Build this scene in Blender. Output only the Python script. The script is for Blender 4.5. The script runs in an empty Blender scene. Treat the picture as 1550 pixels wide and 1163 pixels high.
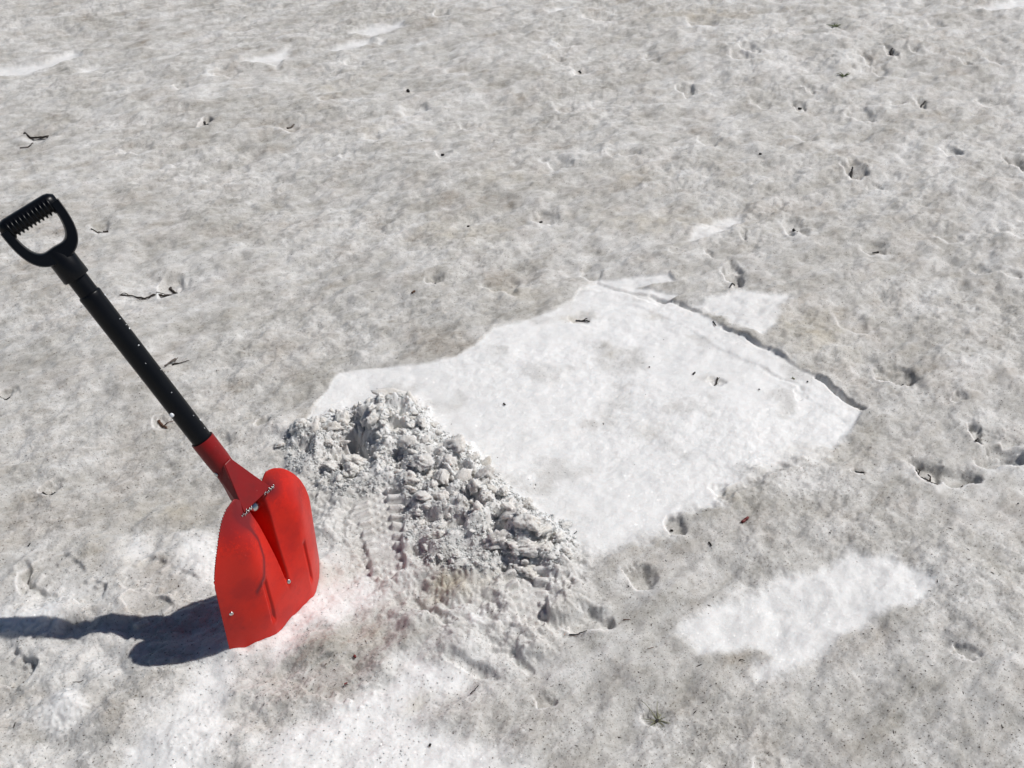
import bpy, bmesh, math, random
import numpy as np
from mathutils import Vector, Matrix

scene = bpy.context.scene
# ------------------------------------------------------------------ camera
CAM_H, PITCH, FOC = 1.5, math.radians(36), 1540.0        # metres, radians, focal length in photo pixels (1550 wide)
cam_d = bpy.data.cameras.new('camera')
cam_d.sensor_width = 36.0
cam_d.lens = 36.0 * FOC / 1550.0
cam_d.clip_start = 0.05
cam_d.clip_end = 3000
cam = bpy.data.objects.new('camera', cam_d)
scene.collection.objects.link(cam)
cam.location = (0, 0, CAM_H)
cam.rotation_euler = (math.pi / 2 - PITCH, 0, 0)
scene.camera = cam

# ------------------------------------------------------------------ sky, sun, exposure
SUN_EL, SUN_AZ = math.radians(53.5), math.radians(16.0)   # azimuth counted from +X towards +Y
world = bpy.data.worlds.new('World')
scene.world = world
world.use_nodes = True
wn = world.node_tree
for n in list(wn.nodes):
    wn.nodes.remove(n)
sky = wn.nodes.new('ShaderNodeTexSky')
sky.sky_type = 'NISHITA'
sky.sun_disc = False
sky.sun_elevation = SUN_EL
sky.sun_rotation = math.pi / 2 - SUN_AZ
sky.altitude = 2000
bg = wn.nodes.new('ShaderNodeBackground')
bg.inputs['Strength'].default_value = 0.05
wo = wn.nodes.new('ShaderNodeOutputWorld')
wn.links.new(sky.outputs[0], bg.inputs[0])
wn.links.new(bg.outputs[0], wo.inputs[0])

sun_d = bpy.data.lights.new('sun', 'SUN')
sun_d.energy = 4.0
sun_d.angle = math.radians(0.53)
sun_d.color = (1.0, 0.965, 0.93)
sun = bpy.data.objects.new('sun', sun_d)
scene.collection.objects.link(sun)
SD = Vector((math.cos(SUN_EL) * math.cos(SUN_AZ), math.cos(SUN_EL) * math.sin(SUN_AZ), math.sin(SUN_EL)))
sun.rotation_euler = SD.to_track_quat('Z', 'Y').to_euler()
sun.location = SD * 20

scene.view_settings.view_transform = 'Standard'
scene.view_settings.look = 'None'
scene.view_settings.gamma = 1
scene.view_settings.exposure = 0.0
scene.view_settings.use_curve_mapping = False

rng = np.random.default_rng(7)
random.seed(7)
COL = scene.collection

# ------------------------------------------------------------------ where the photo's points lie on the ground
cp, sp = math.cos(PITCH), math.sin(PITCH)

def at(u, v):
    a = (u - 775.0) / FOC
    b = (581.5 - v) / FOC
    dy = cp + b * sp
    dz = -sp + b * cp
    t = CAM_H / -dz
    return (a * t, dy * t)

def pxy(v):
    return at(775, v)[1]

# ------------------------------------------------------------------ numpy noise
def make_noise(seed):
    r = np.random.default_rng(seed)
    perm = r.permutation(256).astype(np.int64)
    perm = np.concatenate([perm, perm])
    ang = r.random(256) * 2 * np.pi
    gx, gy = np.cos(ang), np.sin(ang)
    def f(x, y):
        xi = np.floor(x).astype(np.int64); yi = np.floor(y).astype(np.int64)
        xf = x - xi; yf = y - yi
        xi &= 255; yi &= 255
        u = xf * xf * xf * (xf * (xf * 6 - 15) + 10)
        v = yf * yf * yf * (yf * (yf * 6 - 15) + 10)
        x1 = (xi + 1) & 255; y1 = (yi + 1) & 255
        def g(a, b, dx, dy):
            h = perm[perm[a] + b]
            return gx[h] * dx + gy[h] * dy
        n00 = g(xi, yi, xf, yf); n10 = g(x1, yi, xf - 1, yf)
        n01 = g(xi, y1, xf, yf - 1); n11 = g(x1, y1, xf - 1, yf - 1)
        a = n00 + u * (n10 - n00); b = n01 + u * (n11 - n01)
        return (a + v * (b - a)) * 1.5
    return f
NZ = [make_noise(100 + i) for i in range(12)]

def fbm(x, y, scale, octs=3, k=0, gain=0.5):
    out = 0; amp = 1.0; s = scale
    for i in range(octs):
        out = out + amp * NZ[(k + i) % 12](x / s + 17.3 * i, y / s - 9.1 * i)
        amp *= gain; s *= 0.5
    return out

def billow(x, y, scale, octs=3, k=0, gain=0.5):
    out = 0; amp = 1.0; s = scale
    for i in range(octs):
        out = out + amp * np.abs(NZ[(k + i) % 12](x / s + 5.7 * i, y / s + 3.3 * i))
        amp *= gain; s *= 0.5
    return out

def sstep(a, b, x):
    t = np.clip((x - a) / (b - a), 0, 1)
    return t * t * (3 - 2 * t)

def sdf(poly, x, y):
    """signed distance, positive inside"""
    d = np.full(x.shape, 1e9); ins = np.zeros(x.shape, bool)
    n = len(poly)
    for i in range(n):
        ax, ay = poly[i]; bx, by = poly[(i + 1) % n]
        ex, ey = bx - ax, by - ay
        t = np.clip(((x - ax) * ex + (y - ay) * ey) / (ex * ex + ey * ey + 1e-12), 0, 1)
        d = np.minimum(d, np.hypot(x - ax - t * ex, y - ay - t * ey))
        c = (ay > y) != (by > y)
        xx = ax + (y - ay) * ex / (ey if abs(ey) > 1e-9 else 1e-9)
        ins ^= c & (x < xx)
    return np.where(ins, d, -d)

def W_(pts):
    return [at(u, v) for u, v in pts]

# ------------------------------------------------------------------ outlines read off the photograph
CLEAN = W_([(463, 628), (490, 592), (512, 560), (545, 556), (600, 552), (650, 548), (690, 540), (722, 520), (750, 497), (800, 483),
            (842, 470), (868, 453), (880, 432), (905, 424), (935, 436), (985, 446), (1040, 464), (1075, 484), (1110, 508),
            (1160, 530), (1200, 553), (1240, 572), (1275, 592), (1305, 620), (1290, 650), (1268, 688), (1225, 700),
            (1180, 708), (1150, 725), (1105, 748), (1070, 775), (1010, 795), (985, 830), (930, 835), (870, 840),
            (840, 880), (780, 850), (740, 800), (640, 760), (560, 700), (500, 665)])
INNER = W_([(905, 452), (960, 462), (1030, 490), (1090, 530), (1160, 562), (1215, 592), (1262, 622), (1290, 640), (1262, 680),
            (1180, 704), (1060, 760), (900, 790), (780, 700), (700, 600), (800, 520)])
STRIP = W_([(880, 435), (905, 421), (1010, 417), (1020, 428), (965, 433), (1030, 448), (1000, 462), (940, 440)])
SIDE = W_([(1052, 466), (1075, 455), (1110, 444), (1150, 446), (1193, 450), (1180, 488), (1150, 516), (1120, 500), (1085, 480)])
LOWER = W_([(1020, 950), (1060, 925), (1100, 905), (1150, 890), (1190, 868), (1250, 860), (1290, 832), (1350, 838),
            (1390, 862), (1424, 880), (1390, 905), (1340, 925), (1290, 945), (1262, 965), (1230, 995), (1200, 1010),
            (1150, 1018), (1142, 1002), (1170, 985), (1140, 975), (1100, 985), (1060, 982)])
BOTTOM = W_([(380, 1240), (400, 1120), (470, 1080), (540, 1050), (600, 1010), (650, 985), (700, 1000), (705, 1030), (670, 1060),
             (655, 1090), (700, 1120), (790, 1150), (850, 1240)])
LEFTB = W_([(140, 1240), (200, 1140), (220, 1080), (270, 1040), (310, 990), (370, 1000), (350, 1060), (380, 1090), (330, 1130), (330, 1240)])
LUMPW = W_([(60, 1085), (80, 1040), (120, 1035), (135, 1070), (125, 1105), (80, 1110)])
EDGEW = W_([(-60, 960), (-60, 915), (40, 925), (85, 912), (90, 945), (30, 952)])
NEARB = W_([(255, 850), (270, 805), (320, 800), (345, 830), (345, 880), (300, 890)])
NEARC = W_([(190, 830), (200, 805), (235, 815), (215, 860), (180, 868)])
MIDW = W_([(440, 900), (500, 860), (560, 870), (590, 900), (540, 925), (470, 960), (430, 1000), (400, 1010), (395, 985)])
MIDX = W_([(700, 930), (740, 922), (745, 950), (715, 952)])
FARS = [W_([(-40, 112), (-40, 98), (60, 88), (110, 72), (125, 80), (60, 100), (10, 110)]),
        W_([(362, 97), (405, 82), (440, 74), (436, 87), (400, 96)]),
        W_([(528, 50), (560, 40), (610, 33), (612, 41), (560, 52)]),
        W_([(495, 74), (525, 63), (560, 57), (562, 64), (525, 74)]),
        W_([(565, 62), (582, 59), (575, 66)]),
        W_([(112, 110), (125, 100), (150, 97), (135, 108)]),
        W_([(405, 96), (425, 92), (420, 102)]),
        W_([(828, 20), (850, 11), (868, 12), (835, 24)]),
        W_([(1475, 10), (1550, -8), (1600, -8), (1530, 12)])]
CLEANTRAIL = W_([(1040, 362), (1055, 345), (1090, 325), (1120, 318), (1125, 332), (1100, 348), (1060, 362)])
PILE = W_([(425, 668), (450, 640), (480, 628), (530, 612), (585, 596), (625, 602), (655, 635), (690, 668), (730, 700), (765, 735),
           (800, 770), (850, 795), (872, 830), (845, 865), (800, 885), (745, 872), (690, 870), (640, 855), (610, 830),
           (608, 770), (560, 752), (510, 742), (475, 720), (440, 700)])
PILEHI = W_([(470, 690), (480, 650), (540, 622), (585, 600), (630, 606), (650, 640), (690, 690), (760, 750), (830, 800), (850, 835),
             (780, 850), (700, 810), (640, 760), (600, 720), (540, 700)])
TRAMP = W_([(-60, 900), (60, 860), (150, 820), (230, 780), (330, 780), (420, 700), (500, 700), (620, 850), (860, 880), (880, 950),
            (800, 1010), (700, 1060), (640, 1120), (600, 1240), (-60, 1240)])
MESSY = W_([(425, 700), (620, 700), (640, 850), (860, 820), (900, 850), (880, 950), (780, 1000), (600, 930), (560, 880), (500, 870), (480, 790)])

# pits melted round bits of debris: centre, half width, half height (photo px), depth (m), angle of the steep side (deg, image), sharpness
PITS = [
 (1362, 569, 27, 14, .026, 215), (1112, 414, 13, 17, .022, 225), (1404, 708, 24, 22, .028, 230), (1450, 716, 32, 15, .024, 250),
 (1518, 688, 40, 18, .034, 260), (1482, 655, 8, 18, .016, 190), (971, 875, 22, 17, .018, 220), (895, 935, 36, 17, .024, 240),
 (660, 425, 11, 8, .012, 230), (262, 428, 20, 16, .020, 240), (12, 600, 12, 10, .016, 220), (400, 633, 9, 7, .012, 230),
 (313, 186, 8, 9, .022, 200), (1297, 255, 14, 14, .020, 200), (1208, 338, 20, 16, .022, 215), (1325, 373, 22, 9, .014, 250),
 (1125, 352, 6, 8, .010, 220), (1041, 130, 13, 9, .028, 220), (1135, 74, 12, 9, .022, 215), (1120, 84, 14, 9, .018, 230),
 (1227, 132, 7, 5, .015, 230), (1212, 155, 10, 6, .018, 230), (1155, 151, 16, 7, .016, 240), (1310, 85, 9, 8, .020, 220),
 (1335, 104, 10, 7, .018, 220), (1349, 78, 7, 9, .020, 200), (1398, 148, 8, 8, .020, 200), (1304, 165, 20, 11, .020, 240),
 (1360, 151, 12, 4, .014, 260), (1383, 76, 6, 4, .012, 230), (1443, 225, 12, 9, .020, 220), (1325, 276, 12, 4, .012, 250),
 (1495, 144, 14, 6, .014, 230), (1505, 88, 12, 6, .018, 230), (1461, 92, 7, 5, .014, 230), (1420, 34, 12, 4, .016, 230),
 (1548, 252, 14, 16, .030, 200), (1532, 413, 14, 5, .010, 250), (1485, 403, 14, 8, .008, 230), (1072, 380, 6, 6, .010, 220),
 (1026, 384, 14, 4, .006, 240), (828, 325, 20, 9, .016, 240), (672, 233, 10, 6, .014, 230), (857, 155, 16, 11, .014, 240),
 (628, 160, 22, 9, .014, 250), (768, 429, 26, 15, .012, 240), (898, 408, 16, 12, .008, 240), (848, 246, 20, 7, .012, 200),
 (953, 233, 16, 5, .010, 230), (928, 231, 10, 8, .010, 230), (880, 98, 14, 9, .014, 240), (842, 82, 10, 6, .012, 240),
 (565, 205, 14, 7, .010, 240), (527, 232, 10, 6, .008, 240), (345, 110, 22, 7, .018, 240), (275, 130, 10, 5, .014, 240),
 (212, 226, 22, 8, .012, 260), (65, 206, 26, 6, .010, 250), (440, 190, 16, 6, .012, 240), (272, 245, 16, 5, .010, 250),
 (155, 344, 14, 7, .012, 240), (75, 742, 14, 11, .014, 240), (246, 638, 10, 10, .010, 220), (340, 665, 11, 8, .008, 230),
 (1020, 798, 18, 14, .014, 220), (1090, 745, 14, 9, .010, 230), (828, 1052, 14, 12, .014, 220), (1465, 985, 16, 12, .012, 220),
 (1160, 1150, 20, 18, .012, 220), (1538, 665, 16, 7, .008, 220), (1450, 600, 10, 6, .008, 200), (1300, 712, 9, 5, .008, 230),
 (997, 1082, 24, 16, .008, 200), (670, 20, 12, 7, .02, 220), (1066, 30, 30, 9, .018, 230), (540, 90, 12, 5, .012, 230),
 (905, 25, 22, 6, .02, 230), (1265, 40, 12, 6, .014, 240), (42, 878, 12, 20, .014, 200), (1215, 595, 12, 9, .006, 200),
 (880, 482, 16, 9, .006, 230), (1086, 578, 12, 9, .006, 230), (860, 62, 18, 6, .012, 230), (1540, 345, 26, 12, .010, 230),
 (1440, 350, 20, 10, .008, 230), (1290, 480, 22, 20, .006, 230), (990, 80, 12, 8, .010, 230), (500, 150, 14, 5, .010, 230),
 (700, 105, 20, 6, .010, 230), (715, 190, 14, 6, .008, 230), (1075, 212, 16, 8, .010, 230), (1220, 200, 20, 9, .010, 230),
]
# raised banks that catch the sun: centre, half sizes, height
BANKS = [(1080, 350, 60, 14, .012), (1280, 95, 40, 18, .03), (1180, 110, 60, 20, .02), (880, 240, 60, 10, .014), (1550, 690, 50, 14, .02),
         (1500, 640, 60, 20, .015), (60, 930, 90, 22, .014), (105, 1070, 36, 32, .012), (300, 1110, 90, 30, .010), (300, 840, 50, 40, .012),
         (790, 945, 60, 30, .010), (860, 905, 50, 40, .016), (700, 820, 60, 30, .010), (470, 930, 70, 40, .014), (1250, 60, 80, 10, .02),
         (560, 540, 40, 8, .004), (1200, 730, 90, 18, .008), (1130, 810, 70, 20, .006), (430, 650, 40, 16, .012)]
GROOVES = [ # boot slots and scuffs, plus cuts added along the patch edge for shadow lines: two ends (photo px), half width (m), depth (m)
 ((625, 908), (680, 942), .011, .018), ((680, 990), (745, 1018), .012, .014), ((775, 985), (800, 1012), .008, .012),
 ((815, 935), (850, 955), .012, .014), ((1180, 708), (1090, 760), .014, .012), ((1238, 572), (1308, 616), .007, .014),
 ((1095, 500), (1160, 532), .005, .006), ((985, 446), (1060, 474), .006, .008), ((35, 855), (55, 895), .012, .016),
 ((1150, 558), (1225, 590), .006, .003), ((95, 945), (345, 950), .016, .006), ((740, 760), (800, 775), .008, .006)]
# boot prints: heel end, toe end (photo px), half width (m), depth, tread strength
PRINTS = [((590, 872), (570, 738), .054, .006, .015), ((812, 955), (792, 862), .044, .010, .015), ((150, 905), (60, 850), .046, .006, .005),
          ((560, 1060), (470, 1010), .044, .006, .005), ((45, 1020), (-30, 990), .045, .010, .007), ((330, 900), (190, 860), .045, .006, .004),
          ((200, 895), (240, 940), .04, .006, .006)]

def fields(x, y, full=True):
    """snow height (m) and surface attributes at world x, y"""
    sh = x.shape
    x = x.ravel(); y = y.ravel()
    # jitter used for every outline so that edges come out ragged
    jx = 0.012 * fbm(x, y, .07, 3, 1) + .003 * NZ[5](x / .008, y / .008)
    jy = 0.012 * fbm(x, y, .07, 3, 4) + .003 * NZ[6](x / .008, y / .008)
    far = sstep(2.5, 9, np.hypot(x, y))
    near = 1 - far
    # streak direction of the melting crust
    ca, sa = math.cos(math.radians(36)), math.sin(math.radians(36))
    s = x * ca + y * sa; t = -x * sa + y * ca
    h = 0.020 * fbm(x, y, .9, 2, 0) + .05 * fbm(x, y, 5.0, 2, 3) * sstep(3, 10, np.hypot(x, y))
    relief = .0090 * fbm(s / 1.4, t, .20, 3, 2) + .0082 * fbm(s / 1.7, t, .060, 3, 6)
    rough = .5 + .9 * np.clip(.5 + fbm(x, y, .5, 2, 9), 0, 1)
    fine = (0.0024 * fbm(s / 1.5, t, .022, 3, 8, .55) + .0006 * fbm(x, y, .006, 2, 10)) * rough
    # suncups, stronger to the right
    cups = np.clip(billow(s / 1.4, t, .13, 2, 7), 0, 1)
    h = h - .012 * sstep(-.8, 2.2, x) * sstep(1.5, 3.5, y) * (1 - cups)
    clean = np.zeros_like(x); yellow = np.zeros_like(x); dirt = np.zeros_like(x); smooth = np.zeros_like(x)

    def box(poly, m=.08):
        xs = [p[0] for p in poly]; ys = [p[1] for p in poly]
        return np.nonzero((x > min(xs) - m) & (x < max(xs) + m) & (y > min(ys) - m) & (y < max(ys) + m))[0]

    def region(poly, soft=.012, jit=1.0, m=.12):
        i = box(poly, m)
        out = np.zeros_like(x)
        d = sdf(poly, x[i] + jx[i] * jit, y[i] + jy[i] * jit)
        out[i] = sstep(-soft, soft, d)
        return out
    # shallow dug patch of clean snow
    lowedge = sstep(0, .12, at(0, 690)[1] + .12 - y - .10 * sstep(-.3, .5, x) * 0)
    i_ = box(CLEAN, .12); c = np.zeros_like(x)
    ragx = jx[i_] * (.20 + 1.9 * lowedge[i_]) + lowedge[i_] * .02 * fbm(x[i_], y[i_], .14, 3, 2)
    ragy = jy[i_] * (.20 + 1.9 * lowedge[i_]) + lowedge[i_] * .03 * fbm(x[i_], y[i_], .14, 3, 7)
    dC = sdf(CLEAN, x[i_] + ragx, y[i_] + ragy); sf = .0050 + .024 * lowedge[i_]
    c[i_] = sstep(0, 1, (dC + sf) / (2 * sf))
    c_in = region(INNER, .006, .30)
    right = sstep(-.15, .45, x + .25 * (y - 1.9))
    h = h - (.003 + .0035 * right) * c - .0022 * c_in * sstep(.1, .4, x)
    h = h + .006 * sstep(.0, .35, x) * np.exp(-((sdf(CLEAN, x, y) + .02) / .03) ** 2) * 0
    smooth = np.maximum(smooth, c * .6)
    clean = np.maximum(clean, c)
    for poly, soft, jit, dep in ((STRIP, .008, .4, .008), (SIDE, .016, .9, .004), (LOWER, .016, 1.1, .005), (BOTTOM, .04, 2.2, .004),
                                 (LEFTB, .03, 2.0, .004), (LUMPW, .03, 1.2, 0), (EDGEW, .02, 1.0, 0), (NEARB, .03, 1.5, 0),
                                 (NEARC, .02, 1.2, 0), (MIDW, .035, 1.8, 0), (MIDX, .016, 1.0, 0), (CLEANTRAIL, .015, .8, .010)):
        r = region(poly, soft, jit)
        clean = np.maximum(clean, r * (.92 if poly is not BOTTOM else .97))
        smooth = np.maximum(smooth, r * .6)
        h = h - dep * r
    for poly in FARS:
        r = region(poly, .03, 1.0, .3)
        clean = np.maximum(clean, r * .85); smooth = np.maximum(smooth, r)
        h = h - .012 * r
    # trampled ground
    tr = region(TRAMP, .06, 2.5, .2)
    h = h + tr * (1 - .7 * clean) * (.012 * fbm(x, y, .10, 2, 5) + .007 * (billow(x, y, .06, 2, 3) - .4))
    ms = region(MESSY, .04, 2.0, .2)
    h = h + ms * (.012 * billow(x, y, .045, 3, 2, .6) + .008 * fbm(x, y, .09, 2, 10) - .005)
    clean = np.maximum(clean, ms * .28); clean = np.maximum(clean, tr * .30 * sstep(-.1, .5, fbm(x, y, .14, 3, 8)))
    h = h + fine * (1 - .85 * smooth) + relief * (1 - .62 * np.maximum(smooth, 1.3 * c * .75).clip(0, 1))
    h = h + tr * (1 - smooth) * .0018 * billow(x, y, .016, 2, 9)
    # pits
    for (u, v, ax, ay, dep, ang) in PITS:
        cx, cy = at(u, v)
        x2, _ = at(u + ax, v); _, y2a = at(u, v - ay); _, y2b = at(u, v + ay)
        rx = abs(x2 - cx) * 1.25; ry = (y2a - y2b) / 2 * 1.25
        i = np.nonzero((np.abs(x - cx) < rx * 1.6) & (np.abs(y - cy) < ry * 1.6))[0]
        if not len(i): continue
        wq = .32 * NZ[2]((x[i] - cx) / rx * 1.3 + cx * 9, (y[i] - cy) / ry * 1.3 + cy * 7); wr = .32 * NZ[8]((x[i] - cx) / rx * 1.3 + cx * 5, (y[i] - cy) / ry * 1.3 - cy * 7)
        dx = (x[i] + .8 * jx[i] - cx) / rx + wq; dy = (y[i] + .8 * jy[i] - cy) / ry + wr
        r = np.hypot(dx, dy) + 1e-6
        a = math.radians(ang)
        cs = (dx * math.cos(a) + dy * math.sin(a)) / r
        w = .85 - .62 * np.clip((1 + cs) / 2, 0, 1)
        g = sstep(1.0, 0.0, (r - (1 - w)) / np.maximum(w, .05)) if False else 1 - sstep(0, 1, (r - (1 - w)) / w)
        sc = min(1.0, 2.2 * min(rx, ry) / max(dep, 1e-4) * .6)
        h[i] -= dep * sc * (.65 if v > 960 else .92 if v > 380 else .78) * g
        # a small rim on the steep side, coloured paler
        rim = np.exp(-((r - 1.05) / .18) ** 2) * np.clip(cs, 0, 1)
        h[i] += .04 * dep * rim
        clean[i] = np.maximum(clean[i], .55 * rim)
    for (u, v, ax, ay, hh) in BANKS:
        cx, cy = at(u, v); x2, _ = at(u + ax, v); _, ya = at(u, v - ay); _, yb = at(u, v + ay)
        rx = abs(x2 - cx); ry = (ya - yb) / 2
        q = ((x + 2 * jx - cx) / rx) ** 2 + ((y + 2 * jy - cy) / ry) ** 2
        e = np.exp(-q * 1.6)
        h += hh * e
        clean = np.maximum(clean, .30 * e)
    for (a, b, w, dep) in GROOVES:
        ax, ay = at(*a); bx, by = at(*b)
        ex, ey = bx - ax, by - ay
        i = np.nonzero((x > min(ax, bx) - .1) & (x < max(ax, bx) + .1) & (y > min(ay, by) - .1) & (y < max(ay, by) + .1))[0]
        t_ = np.clip(((x[i] - ax) * ex + (y[i] - ay) * ey) / (ex * ex + ey * ey), 0, 1)
        d = np.hypot(x[i] + .4 * jx[i] - ax - t_ * ex, y[i] + .4 * jy[i] - ay - t_ * ey)
        h[i] -= dep * (1 - sstep(w * .35, w * 1.4, d)) * (.35 + .65 * np.sin(np.pi * np.clip(.12 + .8 * t_, 0, 1)))
    # heap of broken snow beside the patch
    i = box(PILE, .12)
    X, Y = x[i], y[i]
    dP = sdf(PILE, X + 1.5 * jx[i], Y + 1.5 * jy[i]); dH = sdf(PILEHI, X + jx[i], Y + jy[i])
    mp = sstep(-.02, .05, dP)
    mh = sstep(-.05, .10, dH)
    lump = (.017 * (1 - billow(X, Y, .060, 1, 6) * 1.3) + .012 * billow(X, Y, .036, 2, 1, .5) + .012 * fbm(X, Y, .045, 2, 9, .5))
    h[i] += mp * (.004 + .6 * lump) + mp * mh * (.009 + .9 * lump)
    # crests of the heap
    for (u, v, rr, hh_) in ((596, 640, .055, .034), (628, 628, .038, .022), (560, 655, .030, .018), (470, 655, .035, .016), (690, 700, .045, .014),
                            (740, 745, .04, .010), (655, 775, .035, .012), (700, 800, .04, .010), (800, 820, .05, .010), (640, 830, .04, .008), (830, 870, .035, .014)):
        cx, cy = at(u, v)
        e = np.exp(-(((X + 2.5 * jx[i] - cx) / rr) ** 2 + ((Y + 2.5 * jy[i] - cy) / rr) ** 2) ** 1.6)
        h[i] += hh_ * e * (.8 + .5 * fbm(X, Y, .03, 2, 6))
    # the deepest gap in the heap and its overhanging crest
    for (u, v, rr, dep) in ((540, 676, .045, .075), (515, 688, .034, .055), (602, 654, .026, .036), (618, 640, .022, .03), (600, 700, .030, .030),
                            (690, 800, .022, .026), (640, 795, .025, .022), (655, 735, .02, .02), (805, 880, .03, .024), (845, 895, .02, .02),
                            (455, 675, .02, .022), (760, 868, .02, .018)):
        cx, cy = at(u, v)
        e = np.exp(-(((X + 2.0 * jx[i] - cx) / rr) ** 2 + ((Y + 2.0 * jy[i] - cy) / rr) ** 2) ** 1.5)
        h[i] -= .8 * dep * e
    clean[i] = np.maximum(clean[i] * (1 - .2 * mp), mp * .66 * np.clip(.85 + .5 * fbm(X, Y, .05, 2, 3), .4, 1.1))
    clean[i] = clean[i] * (1 - .25 * mp * sstep(.2, .6, fbm(X, Y, .09, 3, 11)))
    for (a, b, w, dep, trd) in PRINTS:
        ax, ay = at(*a); bx, by = at(*b)
        L = math.hypot(bx - ax, by - ay); L0 = max(L, .2)
        ex, ey = (bx - ax) / L, (by - ay) / L
        i = np.nonzero(np.hypot(x - (ax + bx) / 2, y - (ay + by) / 2) < L0)[0]
        ll = ((x[i] - ax) * ex + (y[i] - ay) * ey) / L
        ww = (-(x[i] - ax) * ey + (y[i] - ay) * ex) / w
        wid = .82 + .18 * np.cos((ll - .85) * 5)
        d = np.maximum(np.abs(ww / wid), np.abs(ll - .5) * 2 * .98)
        m = 1 - sstep(.9, 1.12, np.hypot(np.clip(np.abs(ww / wid), 0, 9) ** 1, (np.abs(ll - .5) * 2) ** 4) + .6 * jx[i] / .01 * .1)
        per = .029
        sgn = np.sign(ww)
        bars = np.sin(2 * np.pi * ((ll * L) + .25 * np.abs(ww) * w) / per)
        bars = sstep(-.3, .5, bars) * sstep(.28, .42, np.abs(ww))
        stud = sstep(.2, .7, np.sin(2 * np.pi * ll * L / .024) * np.sin(2 * np.pi * ww * w / .024)) * (1 - sstep(.25, .35, np.abs(ww)))
        wear = np.clip(.75 + .8 * fbm(x[i], y[i], .06, 2, 4), .15, 1.2)
        flat = (m * h[i]).sum() / max(m.sum(), 1e-6)
        h[i] = h[i] * (1 - .88 * m) + .88 * m * flat - m * dep + m * trd * wear * (bars + .30 * stud) * .95
    # ridge of snow pushed up against the blade
    ax, ay = at(352, 992); bx, by = at(486, 852)
    ex, ey = bx - ax, by - ay
    t_ = np.clip(((x - ax) * ex + (y - ay) * ey) / (ex * ex + ey * ey), 0, 1)
    d = np.hypot(x - ax - t_ * ex, y - ay - t_ * ey)
    h = h * (1 - .9 * np.exp(-(d / .05) ** 2)) + .010 * np.exp(-(d / .04) ** 2) * (1 + .8 * NZ[3](x / .028, y / .028))
    clean = np.maximum(clean, .7 * np.exp(-(d / .07) ** 2))
    # stains
    for (u, v, ax_, ay_, k) in ((695, 885, 50, 24, .9), (1235, 505, 60, 40, .55), (560, 195, 22, 8, .5), (700, 350, 70, 22, .45), (980, 335, 110, 22, .4),
                                (780, 445, 60, 14, .5), (650, 200, 20, 8, .3), (480, 880, 60, 30, .35), (770, 270, 60, 14, .35), (250, 770, 50, 22, .45),
                                (1110, 760, 26, 14, .4), (875, 480, 30, 8, .5), (1080, 575, 24, 12, .35), (950, 265, 60, 14, .3), (930, 530, 16, 7, .35),
                                (990, 480, 20, 7, .25), (1245, 690, 60, 16, .3), (370, 1090, 30, 30, .3), (640, 1060, 30, 18, .4), (550, 960, 40, 30, .3),
                                (510, 130, 60, 12, .3), (1060, 20, 70, 10, .4), (985, 650, 30, 10, .2), (205, 850, 40, 18, .4), (140, 830, 30, 20, .4)):
        cx, cy = at(u, v); x2, _ = at(u + ax_, v); _, ya = at(u, v - ay_); _, yb = at(u, v + ay_)
        q = ((x + 2 * jx - cx) / (x2 - cx)) ** 2 + ((y + 2 * jy - cy) / ((ya - yb) / 2)) ** 2
        yellow = np.maximum(yellow, k * np.exp(-q * 1.3))
    yellow = np.clip(yellow * (.6 + .9 * np.clip(.5 + fbm(x, y, .05, 3, 7), 0, 1)), 0, 1)
    clean = clean * (1 - .55 * yellow)
    clean = clean * (1 - .42 * sstep(.12, .75, fbm(x, y, .16, 4, 5, .6)) * c)
    # broad variation of how much dirt lies on the crust
    dirt = .56 + .30 * fbm(s / 1.6, t, .35, 3, 1) + .35 * fbm(s / 2.0, t, .09, 3, 10)
    dirt = dirt + .10 * sstep(0, .6, -x - .2) * 0
    return [a.reshape(sh) for a in (h, np.clip(clean, 0, 1), yellow, np.clip(dirt, 0, 1), np.clip(tr, 0, 1))]

def ground_z(x, y):
    return float(fields(np.array([x]), np.array([y]))[0][0])

# ------------------------------------------------------------------ materials
def nodes_of(name):
    m = bpy.data.materials.new(name)
    m.use_nodes = True
    nt = m.node_tree
    for n in list(nt.nodes):
        nt.nodes.remove(n)
    return m, nt

class NT:
    def __init__(s, nt): s.nt = nt
    def n(s, typ, **kw):
        nd = s.nt.nodes.new(typ)
        for k, v in kw.items():
            if k == 'inp':
                for a, b in v.items():
                    if hasattr(b, 'is_linked') or isinstance(b, bpy.types.NodeSocket): s.nt.links.new(b, nd.inputs[a])
                    else: nd.inputs[a].default_value = b
            else: setattr(nd, k, v)
        return nd
    def math(s, op, a, b=None, c=None, clamp=False):
        d = {0: a}
        if b is not None: d[1] = b
        if c is not None: d[2] = c
        nd = s.n('ShaderNodeMath', operation=op, inp=d); nd.use_clamp = clamp
        return nd.outputs[0]
    def mix(s, f, a, b, blend='MIX'):
        nd = s.n('ShaderNodeMix', data_type='RGBA', blend_type=blend)
        for sock, v in ((nd.inputs[0], f), (nd.inputs[6], a), (nd.inputs[7], b)):
            if isinstance(v, bpy.types.NodeSocket): s.nt.links.new(v, sock)
            else: sock.default_value = v
        return nd.outputs[2]
    def noise(s, vec, scale, detail=3, rough=.55):
        return s.n('ShaderNodeTexNoise', inp={'Vector': vec, 'Scale': scale, 'Detail': detail, 'Roughness': rough}).outputs['Fac']
    def ramp(s, f, a, b):
        nd = s.n('ShaderNodeMapRange', interpolation_type='SMOOTHSTEP', inp={0: f, 1: a, 2: b})
        return nd.outputs[0]

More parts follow.
